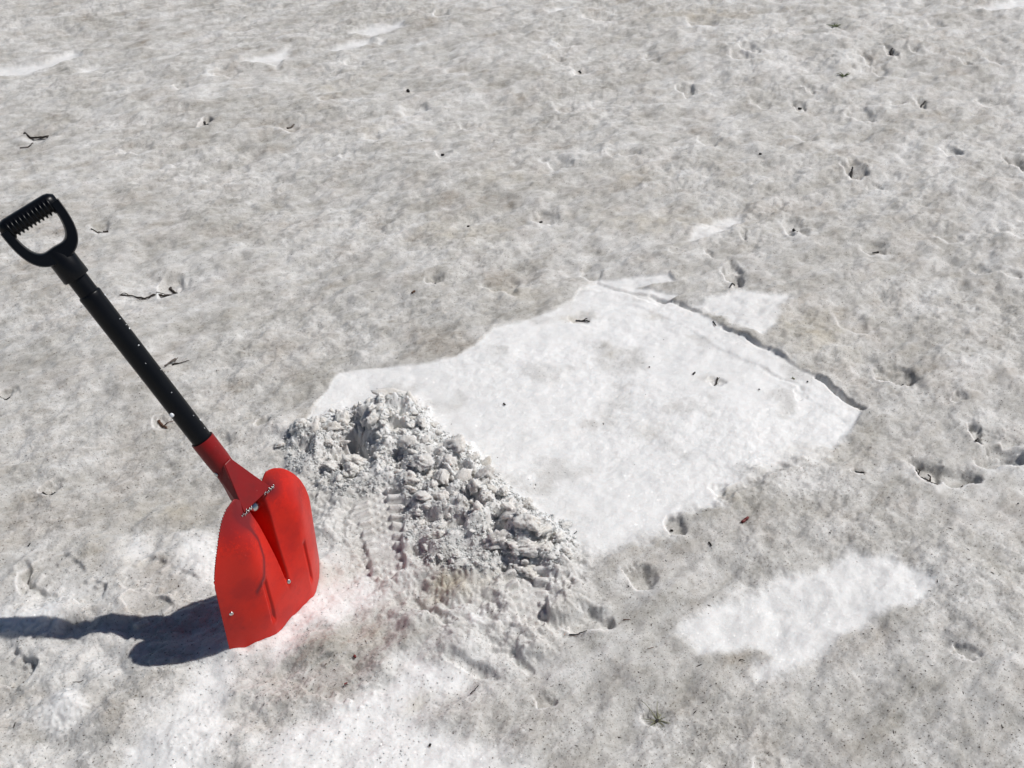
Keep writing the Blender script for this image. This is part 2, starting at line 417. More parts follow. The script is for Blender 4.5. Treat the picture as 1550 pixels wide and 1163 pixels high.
def snow_material(name, attrs=True, clean_value=.7):
    m, nt = nodes_of(name)
    t = NT(nt)
    co = t.n('ShaderNodeTexCoord').outputs['Object'] if attrs else t.n('ShaderNodeNewGeometry').outputs['Position']
    mp = t.n('ShaderNodeMapping', inp={'Vector': co, 'Rotation': (0, 0, math.radians(-36)), 'Scale': (1, 1, 1)}).outputs[0]
    st = t.n('ShaderNodeMapping', inp={'Vector': mp, 'Scale': (.62, 1, 1)}).outputs[0]
    if attrs:
        def at_(nm): return t.n('ShaderNodeAttribute', attribute_name=nm).outputs['Fac']
        clean, yellow, dirt = at_('clean'), at_('stain'), at_('dirt')
    else:
        clean = t.math('ADD', clean_value, t.math('MULTIPLY', t.noise(co, 25, 3), .25)); yellow = t.math('MULTIPLY', t.ramp(t.noise(co, 18, 3), .5, .75), .5)
        dirt = t.noise(co, 30, 3)
    n1 = t.noise(st, 26, 4, .62)       # a few centimetres
    n2 = t.noise(st, 120, 4, .7)       # millimetres
    n3 = t.noise(co, 420, 2, .7)
    n4 = t.noise(co, 6, 3, .6)
    # how dirty: 0 clean .. 1 very dirty
    d = t.math('MULTIPLY_ADD', t.math('SUBTRACT', n1, .5), 1.6, dirt)
    d = t.math('MULTIPLY_ADD', t.math('SUBTRACT', n2, .5), 1.1, d)
    d = t.math('MULTIPLY_ADD', t.math('SUBTRACT', n3, .5), .5, d)
    d = t.math('MULTIPLY_ADD', d, .52, .36, clamp=True)
    keep = t.math('SUBTRACT', 1.0, t.math('MULTIPLY', clean, .90))
    d = t.math('MULTIPLY', d, keep)
    base_hi = (.80, .795, .78, 1) if attrs or clean_value > .9 else (.72, .70, .665, 1)
    base_lo = (.345, .328, .292, 1)
    warm = (.32, .275, .225, 1)
    lo = t.mix(t.math('MULTIPLY', t.ramp(n4, .45, .7), .55), base_lo, warm)
    col = t.mix(d, base_hi, lo)
    col = t.mix(t.math('MULTIPLY', yellow, .55), col, (.42, .36, .25, 1))
    # grains of grit and needle crumbs
    def specks(scale, thr, amount):
        jit = t.n('ShaderNodeVectorMath', operation='ADD', inp={0: st, 1: (3.1 * scale * .01, 1.7, 0)}).outputs[0]
        v = t.n('ShaderNodeTexVoronoi', voronoi_dimensions='3D', feature='F1', inp={'Vector': jit, 'Scale': scale, 'Randomness': 1.0})
        sel = t.math('GREATER_THAN', t.n('ShaderNodeSeparateColor', inp={0: v.outputs['Color']}).outputs[0], thr)
        rad = t.math('LESS_THAN', v.outputs['Distance'], .30)
        return t.math('MULTIPLY', t.math('MULTIPLY', sel, rad), amount)
    sp_keep = t.math('SUBTRACT', 1.0, t.math('MULTIPLY', clean, .93))
    s1 = t.math('MULTIPLY', specks(360, .62, .62), sp_keep)
    s2 = t.math('MULTIPLY', specks(190, .91, .50), sp_keep)
    col = t.mix(s1, col, (.20, .175, .145, 1))
    col = t.mix(s2, col, (.11, .09, .07, 1))
    # relief of the grains
    g = t.noise(co, 650, 2, .6)
    g2 = t.noise(co, 240, 3, .6)
    hh = t.math('ADD', t.math('MULTIPLY', g, .0007), t.math('MULTIPLY', g2, .0018 if attrs else .0050))
    bump = t.n('ShaderNodeBump', inp={'Height': hh, 'Strength': t.math('MULTIPLY_ADD', clean, -.35, .9), 'Distance': 1.0}).outputs[0]
    bs = t.n('ShaderNodeBsdfPrincipled', inp={'Base Color': col, 'Roughness': .62, 'Normal': bump})
    bs.inputs['Specular IOR Level'].default_value = .25
    bs.inputs['Subsurface Weight'].default_value = 1.0
    bs.inputs['Subsurface Scale'].default_value = .012
    bs.inputs['Subsurface Radius'].default_value = (1.0, .9, .85)
    # glints: scattered ice facets, each with a tilt of its own
    v = t.n('ShaderNodeTexVoronoi', voronoi_dimensions='3D', feature='F1', inp={'Vector': co, 'Scale': 1300.0, 'Randomness': 1.0})
    geo = t.n('ShaderNodeNewGeometry').outputs['Normal']
    off = t.n('ShaderNodeVectorMath', operation='SUBTRACT', inp={0: v.outputs['Color'], 1: (.5, .5, .5)}).outputs[0]
    off = t.n('ShaderNodeVectorMath', operation='SCALE', inp={0: off, 'Scale': 1.7}).outputs[0]
    nn = t.n('ShaderNodeVectorMath', operation='ADD', inp={0: geo, 1: off}).outputs[0]
    nn = t.n('ShaderNodeVectorMath', operation='NORMALIZE', inp={0: nn}).outputs[0]
    gl = t.n('ShaderNodeBsdfGlossy', inp={'Color': (1, 1, 1, 1), 'Roughness': .20, 'Normal': nn})
    fac = t.math('MULTIPLY', t.math('LESS_THAN', v.outputs['Distance'], .42), t.math('MULTIPLY_ADD', clean, .050, .020))
    mx = t.n('ShaderNodeMixShader', inp={0: fac, 1: bs.outputs[0], 2: gl.outputs[0]})
    out = t.n('ShaderNodeOutputMaterial')
    nt.links.new(mx.outputs[0], out.inputs[0])
    return m

M_SNOW = snow_material('old_snow')
M_CLOD = snow_material('broken_snow', attrs=False, clean_value=.66)

def simple_mat(name, col, rough=.5, metal=0.0, var=None, scale=40, bump=0, spec=.5, var_amt=.5):
    m, nt = nodes_of(name); t = NT(nt)
    co = t.n('ShaderNodeTexCoord').outputs['Object']
    n = t.noise(co, scale, 4, .6)
    c = t.mix(t.math('MULTIPLY', t.ramp(n, .35, .7), var_amt), (*col, 1), (*(var or [v * .6 for v in col]), 1))
    bs = t.n('ShaderNodeBsdfPrincipled', inp={'Base Color': c, 'Roughness': rough, 'Metallic': metal})
    bs.inputs['Specular IOR Level'].default_value = spec
    if bump:
        b = t.n('ShaderNodeBump', inp={'Height': t.noise(co, scale * 4, 3), 'Strength': .6, 'Distance': bump}).outputs[0]
        nt.links.new(b, bs.inputs['Normal'])
    out = t.n('ShaderNodeOutputMaterial'); nt.links.new(bs.outputs[0], out.inputs[0])
    return m

def red_paint(name, wear=True, col=(.62, .018, .007)):
    m, nt = nodes_of(name); t = NT(nt)
    co = t.n('ShaderNodeTexCoord').outputs['Object']
    n1 = t.noise(co, 14, 5, .65); n2 = t.noise(co, 160, 4, .7); n3 = t.noise(co, 500, 2, .6)
    c = t.mix(t.math('MULTIPLY', t.ramp(n1, .42, .66), .55), (*col, 1), (col[0] * .60, .010, .010, 1))
    c = t.mix(t.math('MULTIPLY', t.ramp(n2, .60, .74), .25), c, (.20, .008, .008, 1))
    if wear:
        w = t.n('ShaderNodeAttribute', attribute_name='wear').outputs['Fac']
        ww = t.math('MULTIPLY', w, t.ramp(t.math('ADD', n2, t.math('MULTIPLY', w, .35)), .48, .62))
        c = t.mix(t.math('MULTIPLY', ww, .85), c, (.115, .010, .016, 1))
    # fine pale scuffs
    sc = t.n('ShaderNodeMapping', inp={'Vector': co, 'Rotation': (.4, .2, .9), 'Scale': (1, 1, .12)}).outputs[0]
    s = t.ramp(t.noise(sc, 240, 3, .7), .69, .78)
    c = t.mix(t.math('MULTIPLY', s, .22), c, (.75, .35, .32, 1))
    r = t.math('MULTIPLY_ADD', n2, .20, .34)
    b = t.n('ShaderNodeBump', inp={'Height': t.math('ADD', t.math('MULTIPLY', n3, .00012), t.math('MULTIPLY', n1, .0006)), 'Strength': .6, 'Distance': 1.0}).outputs[0]
    bs = t.n('ShaderNodeBsdfPrincipled', inp={'Base Color': c, 'Roughness': r, 'Normal': b})
    bs.inputs['Specular IOR Level'].default_value = .30
    out = t.n('ShaderNodeOutputMaterial'); nt.links.new(bs.outputs[0], out.inputs[0])
    return m

M_RED = red_paint('red_enamel')
M_RED2 = red_paint('red_enamel_socket', wear=False, col=(.22, .005, .006))
M_BLACK = simple_mat('black_shaft_coating', (.003, .0035, .005), .36, var=(.006, .0065, .008), scale=30, spec=.20)
M_PLASTIC = simple_mat('black_grip_plastic', (.003, .0035, .005), .34, var=(.006, .0065, .008), scale=50, bump=.0002, spec=.22)
M_STEEL = simple_mat('bare_steel', (.62, .62, .60), .28, 1.0, scale=200)
M_ICE = simple_mat('wet_ice', (.85, .88, .90), .12, scale=300, spec=.8)
M_BARK = simple_mat('dark_bark', (.028, .020, .014), .8, var=(.010, .007, .006), scale=300, bump=.001)
M_GREYBARK = simple_mat('weathered_bark', (.12, .10, .085), .8, var=(.05, .04, .032), scale=300, bump=.001)
M_SEED = simple_mat('black_debris', (.016, .013, .011), .7, var=(.006, .005, .005), scale=400)
M_REDBUD = simple_mat('dark_red_bud_scale', (.16, .012, .010), .55, var=(.05, .006, .006), scale=300)
M_BROWN = simple_mat('brown_husk', (.10, .045, .022), .7, var=(.04, .02, .012), scale=300)
M_GREEN = simple_mat('green_needles', (.075, .105, .030), .55, var=(.14, .15, .06), scale=120)
M_LICHEN = simple_mat('grey_green_lichen', (.27, .27, .17), .8, var=(.14, .14, .09), scale=120)
M_GRIT = simple_mat('litter_crumbs', (.085, .070, .054), .85, var=(.03, .024, .018), scale=90)

# ------------------------------------------------------------------ mesh helpers
def mesh_obj(name, verts, faces, mat, parent=None, smooth=True):
    me = bpy.data.meshes.new(name)
    me.from_pydata([tuple(v) for v in verts], [], faces)
    me.update()
    if smooth: me.polygons.foreach_set('use_smooth', [True] * len(me.polygons))
    me.materials.append(mat)
    o = bpy.data.objects.new(name, me)
    COL.objects.link(o)
    if parent: o.parent = parent
    return o

def tag(o, label=None, cat=None, group=None, kind=None):
    if label: o['label'] = label
    if cat: o['category'] = cat
    if group: o['group'] = group
    if kind: o['kind'] = kind
    return o

def grid_mesh(name, P, mat, attrs=None, parent=None, smooth=True):
    """P: (rows, cols, 3)"""
    R, Cn = P.shape[:2]
    me = bpy.data.meshes.new(name)
    n = R * Cn
    me.vertices.add(n)
    me.vertices.foreach_set('co', P.reshape(-1).astype(np.float32))
    i = np.arange((R - 1) * (Cn - 1)); r = i // (Cn - 1); c = i % (Cn - 1)
    a = r * Cn + c
    f = np.stack([a, a + 1, a + Cn + 1, a + Cn], 1).astype(np.int32)
    me.loops.add(f.size); me.loops.foreach_set('vertex_index', f.ravel())
    me.polygons.add(len(f))
    me.polygons.foreach_set('loop_start', np.arange(0, f.size, 4, dtype=np.int32))
    me.polygons.foreach_set('loop_total', np.full(len(f), 4, np.int32))
    me.update(calc_edges=True)
    if smooth: me.polygons.foreach_set('use_smooth', np.ones(len(f), bool))
    for k, v in (attrs or {}).items():
        at_ = me.attributes.new(k, 'FLOAT', 'POINT'); at_.data.foreach_set('value', v.ravel().astype(np.float32))
    me.materials.append(mat)
    o = bpy.data.objects.new(name, me); COL.objects.link(o)
    if parent: o.parent = parent
    return o

def tube(path, radii, nseg=8, cap=True, ell=(1, 1), ref=None):
    """rings along a polyline; returns verts, faces"""
    path = [Vector(p) for p in path]; V = []; Fc = []
    n = len(path); up = Vector(ref) if ref else Vector((0.13, .07, 1))
    for i, p in enumerate(path):
        d = (path[min(i + 1, n - 1)] - path[max(i - 1, 0)]).normalized()
        a = d.cross(up)
        if a.length < 1e-4: a = d.cross(Vector((1, 0, 0)))
        a.normalize(); b = a.cross(d).normalized()
        for k in range(nseg):
            t = 2 * math.pi * k / nseg
            V.append(p + a * math.cos(t) * radii[i] * ell[0] + b * math.sin(t) * radii[i] * ell[1])
    for i in range(n - 1):
        for k in range(nseg):
            k2 = (k + 1) % nseg
            Fc.append((i * nseg + k, i * nseg + k2, (i + 1) * nseg + k2, (i + 1) * nseg + k))
    if cap:
        Fc.append(tuple(range(nseg - 1, -1, -1))); Fc.append(tuple((n - 1) * nseg + k for k in range(nseg)))
    return V, Fc

def join(parts):
    V = []; Fc = []
    for v, f in parts:
        o = len(V); V += list(v); Fc += [tuple(i + o for i in q) for q in f]
    return V, Fc

# ------------------------------------------------------------------ the snow field: one sheet, finely divided where the photo looks
vs = np.linspace(1215, -60, 1060)
ys = np.array([pxy(v) for v in vs])
# from there on the rows spread out to the horizon
ext = [ys[-1]]; step = ys[-1] - ys[-2]
while ext[-1] < 900:
    step *= 1.10; ext.append(ext[-1] + step)
back = [ys[0]]; step = ys[1] - ys[0]
while back[-1] > -60:
    step *= 1.15; back.append(back[-1] - step)
yrow = np.concatenate([np.array(back[1:])[::-1], ys, np.array(ext[1:])])
un = np.linspace(-1, 1, 1120)
ue = [1.0]; stp = un[1] - un[0]
while ue[-1] < 60:
    stp *= 1.16; ue.append(ue[-1] + stp)
ue = np.array(ue[1:])
uu = np.concatenate([-ue[::-1], un, ue])
sw = .5033 * (np.maximum(yrow, .6) * cp + CAM_H * sp) * 1.09
XX = sw[:, None] * uu[None, :]
YY = np.repeat(yrow[:, None], len(uu), 1)
hh, cl, ye, di, tr = fields(XX, YY)
ground = grid_mesh('snow_field', np.stack([XX, YY, hh], 2), M_SNOW, {'clean': cl, 'stain': ye, 'dirt': di})
ground['kind'] = 'structure'
ground['label'] = 'dirty grey old snow with melt pits, a dug clean white patch and boot prints'

# interpolated lookup of the finished surface
def gz(x, y):
    return ground_z(x, y)

# ------------------------------------------------------------------ shovel
P1 = Vector((*at(350, 990), 0)); P2 = Vector((*at(483, 855), 0))
BM = (P1 + P2) / 2
BW = (P2 - P1).normalized(); BN = Vector((BW.y, -BW.x, 0)); BZ = Vector((0, 0, 1))
WID = (P2 - P1).length
shovel = bpy.data.objects.new('snow_shovel', None); COL.objects.link(shovel)
shovel.location = BM
shovel.empty_display_size = .1
tag(shovel, 'red steel shovel with black shaft and D grip standing upright in the snow', 'shovel')

def L(w, n, z):
    return BW * w + BN * n + BZ * z

HB = .301
def lobe_top(a):
    A = np.abs(a)
    k = np.clip((A - .30) / .70, 0, 1)
    t = .56 + .47 * (np.clip(1 - k ** 2.0, 0, 1)) ** .66
    t = t - .14 * (1 - sstep(0.04, .34, A))          # dip where the socket sits
    return t
def sfunc(a, b):      # b is absolute height fraction 0..1 ; returns forward bulge
    A = np.abs(a)
    wing = np.clip((A - .40) / .60, 0, 1) ** 1.45
    c = .043 * (1 - wing) * (1 - 1.05 * sstep(.22, 1.02, b))
    lobes = sstep(.30, .75, b) * (1 - .85 * sstep(.75, 1, b)) * np.exp(-((A - .46) / .30) ** 2) * .020
    gw = .045 + .18 * np.clip((b - .27) / .73, 0, 1) ** 2.0
    gd = .068 * sstep(.24, .70, b)
    gd = gd * (1 - .45 * sstep(.68, .95, b))
    groove = gd * (1 - sstep(.12, 1.0, A / gw))
    # pressed ribs either side of the groove
    rib = 0
    for cx in (-.40, .46):
        rib = rib + .0042 * (1 - sstep(.022, .052, np.abs(a - cx))) * sstep(.10, .17, b) * (1 - sstep(.43, .50, b))
    dome = .008 * (1 - np.minimum(A, 1) ** 2) * np.clip((b / lobe_top(a) - .82) / .18, 0, 1) ** 2
    return c + lobes - groove - rib - dome
na, nb = 300, 200
th = np.linspace(-1, 1, na)
aa = np.sin(th * math.pi / 2) * .35 + th * .65
tt = np.linspace(0, 1, nb); 
A_, T_ = np.meshgrid(aa, tt)
top = lobe_top(A_)
Bf = -.13 + (top + .13) * T_
# serrated left shoulder
saw = np.abs(((Bf * HB) / .0062) % 1 - .5) * 2
edge = A_ + 0
band = sstep(.965, 1.0, np.abs(A_)) * (A_ < 0) * sstep(.64, .68, Bf)
N_ = sfunc(A_, Bf)
topsaw = ((A_ < -.45) & (A_ > -1)) * sstep(.985, 1, T_)
arc = np.cumsum(np.hypot(np.diff(A_[-1] * WID / 2, prepend=A_[-1, 0] * WID / 2), np.diff(Bf[-1] * HB, prepend=Bf[-1, 0] * HB)))
teeth = (np.abs((arc / .0050) % 1 - .5) * 2)[None, :] * .0032
Wl = A_ * WID / 2; Zl = Bf * HB
Wl = Wl - topsaw * teeth * .7; Zl = Zl + topsaw * teeth * .7
# the lower edge reaches into the snow; sides lean inwards very slightly
Wl = Wl * (1.0 + .01 * (1 - Bf))
AR = [(-.34, .88), (-.27, .74), (-.29, .62), (-.40, .50), (-.54, .43)]
dm = np.full(A_.shape, 9.0)
for (a0, b0), (a1, b1) in zip(AR[:-1], AR[1:]):
    tq = np.clip(((A_ - a0) * (a1 - a0) + (Bf - b0) * (b1 - b0)) / ((a1 - a0) ** 2 + (b1 - b0) ** 2), 0, 1)
    dm = np.minimum(dm, np.hypot(A_ - a0 - tq * (a1 - a0), Bf - b0 - tq * (b1 - b0)))
wear = .75 * np.exp(-(dm / .022) ** 2) + .25 * np.exp(-(dm / .07) ** 2)
wear = wear + .9 * np.exp(-((A_ + .24) / .15) ** 2 - ((Bf - .92) / .07) ** 2) + .9 * np.exp(-((A_ - .28) / .15) ** 2 - ((Bf - .93) / .08) ** 2)
wear = wear + .62 * sstep(.66, .98, Bf + .05 * np.sin(A_ * 9)) * (A_ < 0) + .22 * sstep(.80, 1, Bf)
wear = wear + .3 * np.exp(-((A_ - .8) / .2) ** 2 - ((Bf - .75) / .08) ** 2)
Pb = Wl[..., None] * np.array(BW) + N_[..., None] * np.array(BN) + Zl[..., None] * np.array(BZ)
blade = grid_mesh('blade', Pb, M_RED, {'wear': np.clip(wear, 0, 1)}, shovel)
sm = blade.modifiers.new('sheet_thickness', 'SOLIDIFY'); sm.thickness = .0022; sm.offset = 0

def blade_pt(a, b, out=0.0):
    n = float(sfunc(np.array([a]), np.array([b]))[0])
    return L(a * WID / 2, n + out, b * HB)

# shaft line: leans back and a little to the near side
S0 = Vector((0, -.040, .298)); S1 = Vector((-.060, -.310, .783))
SDir = (S1 - S0).normalized()
SX = (Vector((1, 0, 0)) - SDir * SDir.x).normalized(); SY = SX.cross(SDir).normalized()     # depth direction of the grip; local frame (W, N, Z)
if SY.y < 0: SY = -SY
def S(t, w=0, d=0):
    """point at t metres up the shaft from the socket, w along the blade width, d forward"""
    q = S0 + SDir * t + SX * w + SY * d
    return L(q.x, q.y, q.z)
LS = (S1 - S0).length
def ring_loft(rings, nseg=32, cap=True):
    """rings: (t, rw, rd, power, w0, d0)"""
    V = []; Fc = []
    for (t, rw, rd, pw, w0, d0) in rings:
        for k in range(nseg):
            th_ = 2 * math.pi * k / nseg
            c, s_ = math.cos(th_), math.sin(th_)
            V.append(S(t, w0 + rw * math.copysign(abs(c) ** pw, c), d0 + rd * math.copysign(abs(s_) ** pw, s_)))
    n = len(rings)
    for i in range(n - 1):
        for k in range(nseg):
            k2 = (k + 1) % nseg
            Fc.append((i * nseg + k, i * nseg + k2, (i + 1) * nseg + k2, (i + 1) * nseg + k))
    if cap:
        Fc.append(tuple(range(nseg - 1, -1, -1))); Fc.append(tuple((n - 1) * nseg + k for k in range(nseg)))
    return V, Fc
def flat_shade(o, ang=35):
    me = o.data
    bm = bmesh.new(); bm.from_mesh(me)
    bmesh.ops.recalc_face_normals(bm, faces=bm.faces)
    for e in bm.edges:
        if len(e.link_faces) == 2 and e.calc_face_angle(0) > math.radians(ang): e.smooth = False
    bm.to_mesh(me); bm.free()
    return o

R1 = .0180
# red socket: round at the top, flattened into a fan across the two lobes
rings = [(.102, R1 + .0016, R1 + .0016, 1, 0, 0), (.1035, R1 + .0026, R1 + .0026, 1, 0, 0), (.0995, R1 + .0028, R1 + .0028, 1, 0, 0), (.06, R1 + .0026, R1 + .0026, 1, 0, 0), (.048, R1 + .002, R1 + .002, 1, 0, 0),
         (.034, R1 + .002, R1 - .001, 1, 0, 0), (.018, R1 + .004, R1 - .004, .95, 0, .001), (.002, R1 + .007, R1 - .008, .9, 0, .002), (-.010, R1 + .010, .006, .8, 0, .004), (-.022, R1 + .010, .003, .8, 0, .004)]
v, f = ring_loft(rings)
socket = flat_shade(mesh_obj('socket', v, f, M_RED2, shovel))
socket['label'] = 'red painted steel tube socket'
# triangular gusset: sits on the front of the tube and reaches both lobes
WL = blade_pt(-.23, .925, .004); WR = blade_pt(.24, .935, .004)
ap = S(.050, 0, R1 + .0035)
apl = S(.050, -.008, R1 + .0028); apr = S(.050, .008, R1 + .0028)
nrm = (WR - WL).cross(ap - WL).normalized()
if nrm.dot(BN) < 0: nrm = -nrm
fr = [WL - BW * .006, WR + BW * .006, apr, apl]
Vg = [p + nrm * .0015 for p in fr] + [p - nrm * .0015 for p in fr]
# a shallow central crease line, like bent sheet
Fg = [(0, 1, 2, 3), (7, 6, 5, 4), (0, 4, 5, 1), (1, 5, 6, 2), (2, 6, 7, 3), (3, 7, 4, 0)]
gus = mesh_obj('gusset', Vg, Fg, M_RED2, shovel, smooth=False)
bv = gus.modifiers.new('edge', 'BEVEL'); bv.width = .0012; bv.segments = 2
# side cheeks from the gusset edges down to the tube
for sgn, wp, sidep in ((-1, WL, apl), (1, WR, apr)):
    q = [wp - BW * .004 * -sgn, sidep, S(.035, sgn * (R1 - .001), -.002), S(-.012, sgn * (R1 + .008), -.002)]
    nn = (q[1] - q[0]).cross(q[3] - q[0]).normalized() * .0012
    Vc = [p + nn for p in q] + [p - nn for p in q]
    ch = mesh_obj('gusset_cheek', Vc, Fg, M_RED2, shovel, smooth=False)

def blob(center, r, seed, mat, name, parent, amp=.35, sub=2, squash=1.0, share=None):
    bm = bmesh.new(); bmesh.ops.create_icosphere(bm, subdivisions=sub, radius=1)
    rr = random.Random(seed)
    ph = [(rr.uniform(0, 6), rr.uniform(1.5, 4), rr.uniform(0, 6), rr.uniform(1.5, 4)) for _ in range(4)]
    for v_ in bm.verts:
        d = 1 + amp * sum(math.sin(v_.co.x * p_[1] * 1.3 + p_[0]) * math.cos(v_.co.y * p_[3] + p_[2] + v_.co.z * 2.1) for p_ in ph) / 2.5
        v_.co *= d * r; v_.co.z *= squash
    me = bpy.data.meshes.new(name); bm.to_mesh(me); bm.free()
    me.polygons.foreach_set('use_smooth', [True] * len(me.polygons)); me.materials.append(mat)
    o = bpy.data.objects.new(name, me); COL.objects.link(o); o.location = center
    if parent: o.parent = parent
    return o
# weld beads: bare glinting metal
for wp in (WL, WR):
    bm_parts = []
    rr = random.Random(3)
    for k in range(9):
        q = wp + BW * (.0035 * (k - 4) * .9) + BZ * rr.uniform(-.003, .003) + BN * rr.uniform(0, .003)
        pth = [q - BZ * .0025, q, q + BZ * .0025]
        bm_parts.append(tube(pth, [.0006, .0022 * rr.uniform(.6, 1.2), .0006], 6))
    v, f = join(bm_parts)
    mesh_obj('weld_bead', v, f, M_STEEL, shovel)
# bolt showing in the opening, rivets
def disc_rivet(c, n, r, name='rivet'):
    n = n.normalized(); a = n.cross(Vector((0, 0, 1))).normalized(); b = n.cross(a)
    V = []; Fc = []; R = [(1, 0), (1, .25), (.85, .55), (.5, .8), (.0, .9)]
    for (rr_, h_) in R[:-1]:
        for k in range(16):
            t = 2 * math.pi * k / 16
            V.append(c + (a * math.cos(t) + b * math.sin(t)) * r * rr_ + n * h_ * r * .6)
    V.append(c + n * .55 * r)
    for i in range(3):
        for k in range(16):
            Fc.append((i * 16 + k, i * 16 + (k + 1) % 16, (i + 1) * 16 + (k + 1) % 16, (i + 1) * 16 + k))
    for k in range(16): Fc.append((48 + k, 48 + (k + 1) % 16, 64))
    return mesh_obj(name, V, Fc, M_STEEL, shovel)
def bnormal(a, b):
    e = .01
    u_ = blade_pt(a + e, b) - blade_pt(a - e, b); v_ = blade_pt(a, b + e) - blade_pt(a, b - e)
    n = u_.cross(v_).normalized()
    return n if n.dot(BN) > 0 else -n
disc_rivet(blade_pt(-.90, .34, .001), bnormal(-.90, .34), .0042)
disc_rivet(blade_pt(.02, .30, .001), bnormal(.02, .30), .0045)
disc_rivet(blade_pt(.04, .84, .030), BN * .8 - BW * .3 + BZ * .5, .009, 'bolt_head')
rv = disc_rivet(S(.040, -(R1 + .0022), 0), -BW, .0045)

# shaft
rings = [(t, R1 * k, R1 * k, 1, 0, 0) for t, k in ((.095, .98), (.12, 1.0), (.25, 1.0), (.40, 1.02), (.408, 1.04), (.410, 1.0), (.411, .93))]
v, f = ring_loft(rings, 40); flat_shade(mesh_obj('shaft', v, f, M_BLACK, shovel), 50)
rings = [(t, R1 * k, R1 * k, 1, 0, 0) for t, k in ((.405, .90), (.446, .90))]
v, f = ring_loft(rings, 32); flat_shade(mesh_obj('inner_shaft', v, f, M_BLACK, shovel), 50)
rings = [(t, R1 * k, R1 * k2, 1, 0, 0) for t, k, k2 in ((.441, 1.16, 1.16), (.443, 1.22, 1.22), (.468, 1.20, 1.18), (.482, 1.24, 1.08), (.495, 1.36, .92))]
v, f = ring_loft(rings, 32); flat_shade(mesh_obj('grip_neck', v, f, M_PLASTIC, shovel), 50)
# the grip is turned a little about the shaft
_w, _d = SX.copy(), SY.copy()
SX = (_w * math.cos(math.radians(30)) + _d * math.sin(math.radians(30)))
SY = (-_w * math.sin(math.radians(30)) + _d * math.cos(math.radians(30)))
# grip: bowed yoke + handle bar with fins
GW = .043; GT = LS - .002
yoke = []
for k in range(41):
    ph = math.pi * k / 40
    c = -math.cos(ph); s_ = math.sin(ph)
    w = GW * math.copysign(abs(c) ** .66, c)
    t = GT - (GT - .486) * abs(s_) ** .72
    yoke.append((t, w))
V = []; Fc = []
prof = [(-1, -.80), (-1, .80), (-.8, 1), (.8, 1), (1, .8), (1, -.8), (.8, -1), (-.8, -1)]
for i, (t, w) in enumerate(yoke):
    t0, w0 = yoke[max(i - 1, 0)]; t1, w1 = yoke[min(i + 1, 40)]
    dx, dy = w1 - w0, t1 - t0; ln = math.hypot(dx, dy) or 1
    nx, ny = -dy / ln, dx / ln
    mid = 1 - abs(i - 20) / 20
    th_ = .0074 + .0055 * mid ** 2
    dp = .0215 - .003 * mid
    for (p_, q_) in prof:
        V.append(S(t + ny * p_ * th_, w + nx * p_ * th_, q_ * dp))
for i in range(40):
    for k in range(8):
        Fc.append((i * 8 + k, i * 8 + (k + 1) % 8, (i + 1) * 8 + (k + 1) % 8, (i + 1) * 8 + k))
Fc.append(tuple(range(7, -1, -1))); Fc.append(tuple(40 * 8 + k for k in range(8)))
flat_shade(mesh_obj('grip_yoke', V, Fc, M_PLASTIC, shovel), 40)
V = []; Fc = []; nb_ = 14
for i in range(nb_ + 1):
    w = -GW - .0055 + (2 * GW + .011) * i / nb_
    e = min(i, nb_ - i)
    k_ = (.55, .9, 1)[min(e, 2)]
    for j in range(20):
        t = 2 * math.pi * j / 20
        c, s_ = math.cos(t), math.sin(t)
        V.append(S(GT + .0015 + .0150 * k_ * math.copysign(abs(c) ** .8, c), w, .0195 * k_ * math.copysign(abs(s_) ** .8, s_)))
for i in range(nb_):
    for j in range(20):
        Fc.append((i * 20 + j, i * 20 + (j + 1) % 20, (i + 1) * 20 + (j + 1) % 20, (i + 1) * 20 + j))
Fc.append(tuple(range(19, -1, -1))); Fc.append(tuple(nb_ * 20 + k for k in range(20)))
grip = flat_shade(mesh_obj('grip_bar', V, Fc, M_PLASTIC, shovel), 50)
for k in range(11):
    w = -.0345 + .0069 * k
    V = []; Fc = []
    for (dw, rr_) in ((-.0019, 0.93), (-.0011, 1.10), (.0011, 1.10), (.0019, 0.93)):
        for j in range(20):
            t = 2 * math.pi * j / 20; c, s_ = math.cos(t), math.sin(t)
            V.append(S(GT - .0016 + .0142 * rr_ * math.copysign(abs(c) ** .8, c), w + dw, .0205 * rr_ * math.copysign(abs(s_) ** .8, s_)))
    for i in range(3):
        for j in range(20):
            Fc.append((i * 20 + j, i * 20 + (j + 1) % 20, (i + 1) * 20 + (j + 1) % 20, (i + 1) * 20 + j))
    mesh_obj('fin', V, Fc, M_PLASTIC, grip)

SX, SY = _w, _d
# snow crumbs and a drop clinging to the shaft
flk = [(.135, 20, .0022), (.150, -10, .0016), (.158, 30, .0012), (.180, 35, .0014), (.205, -30, .0014), (.215, 50, .0016), (.245, 10, .0012),
       (.330, 10, .0020), (.338, 6, .0013), (.352, -5, .0012), (.300, -15, .0018), (.395, 25, .0020), (.120, 0, .0012), (.270, -45, .0013)]
FL = ['lowest bright one on the black shaft just above the red socket', 'just above the lowest one on the black shaft',
      'on the lower black shaft towards its right side', 'on the right flank of the shaft above the bent pale mark', 'on the left half of the lower shaft',
      'on the right rim of the shaft beside the pale grey twig', 'on the shaft level with the pale grey twig', 'biggest of those on the upper shaft',
      'just above the biggest of the upper shaft', 'on the upper shaft below the branched twig tip', 'on the left half of the middle shaft',
      'highest one right below the step where the thinner tube starts', 'at the very bottom of the black shaft', 'on the left rim of the middle shaft']
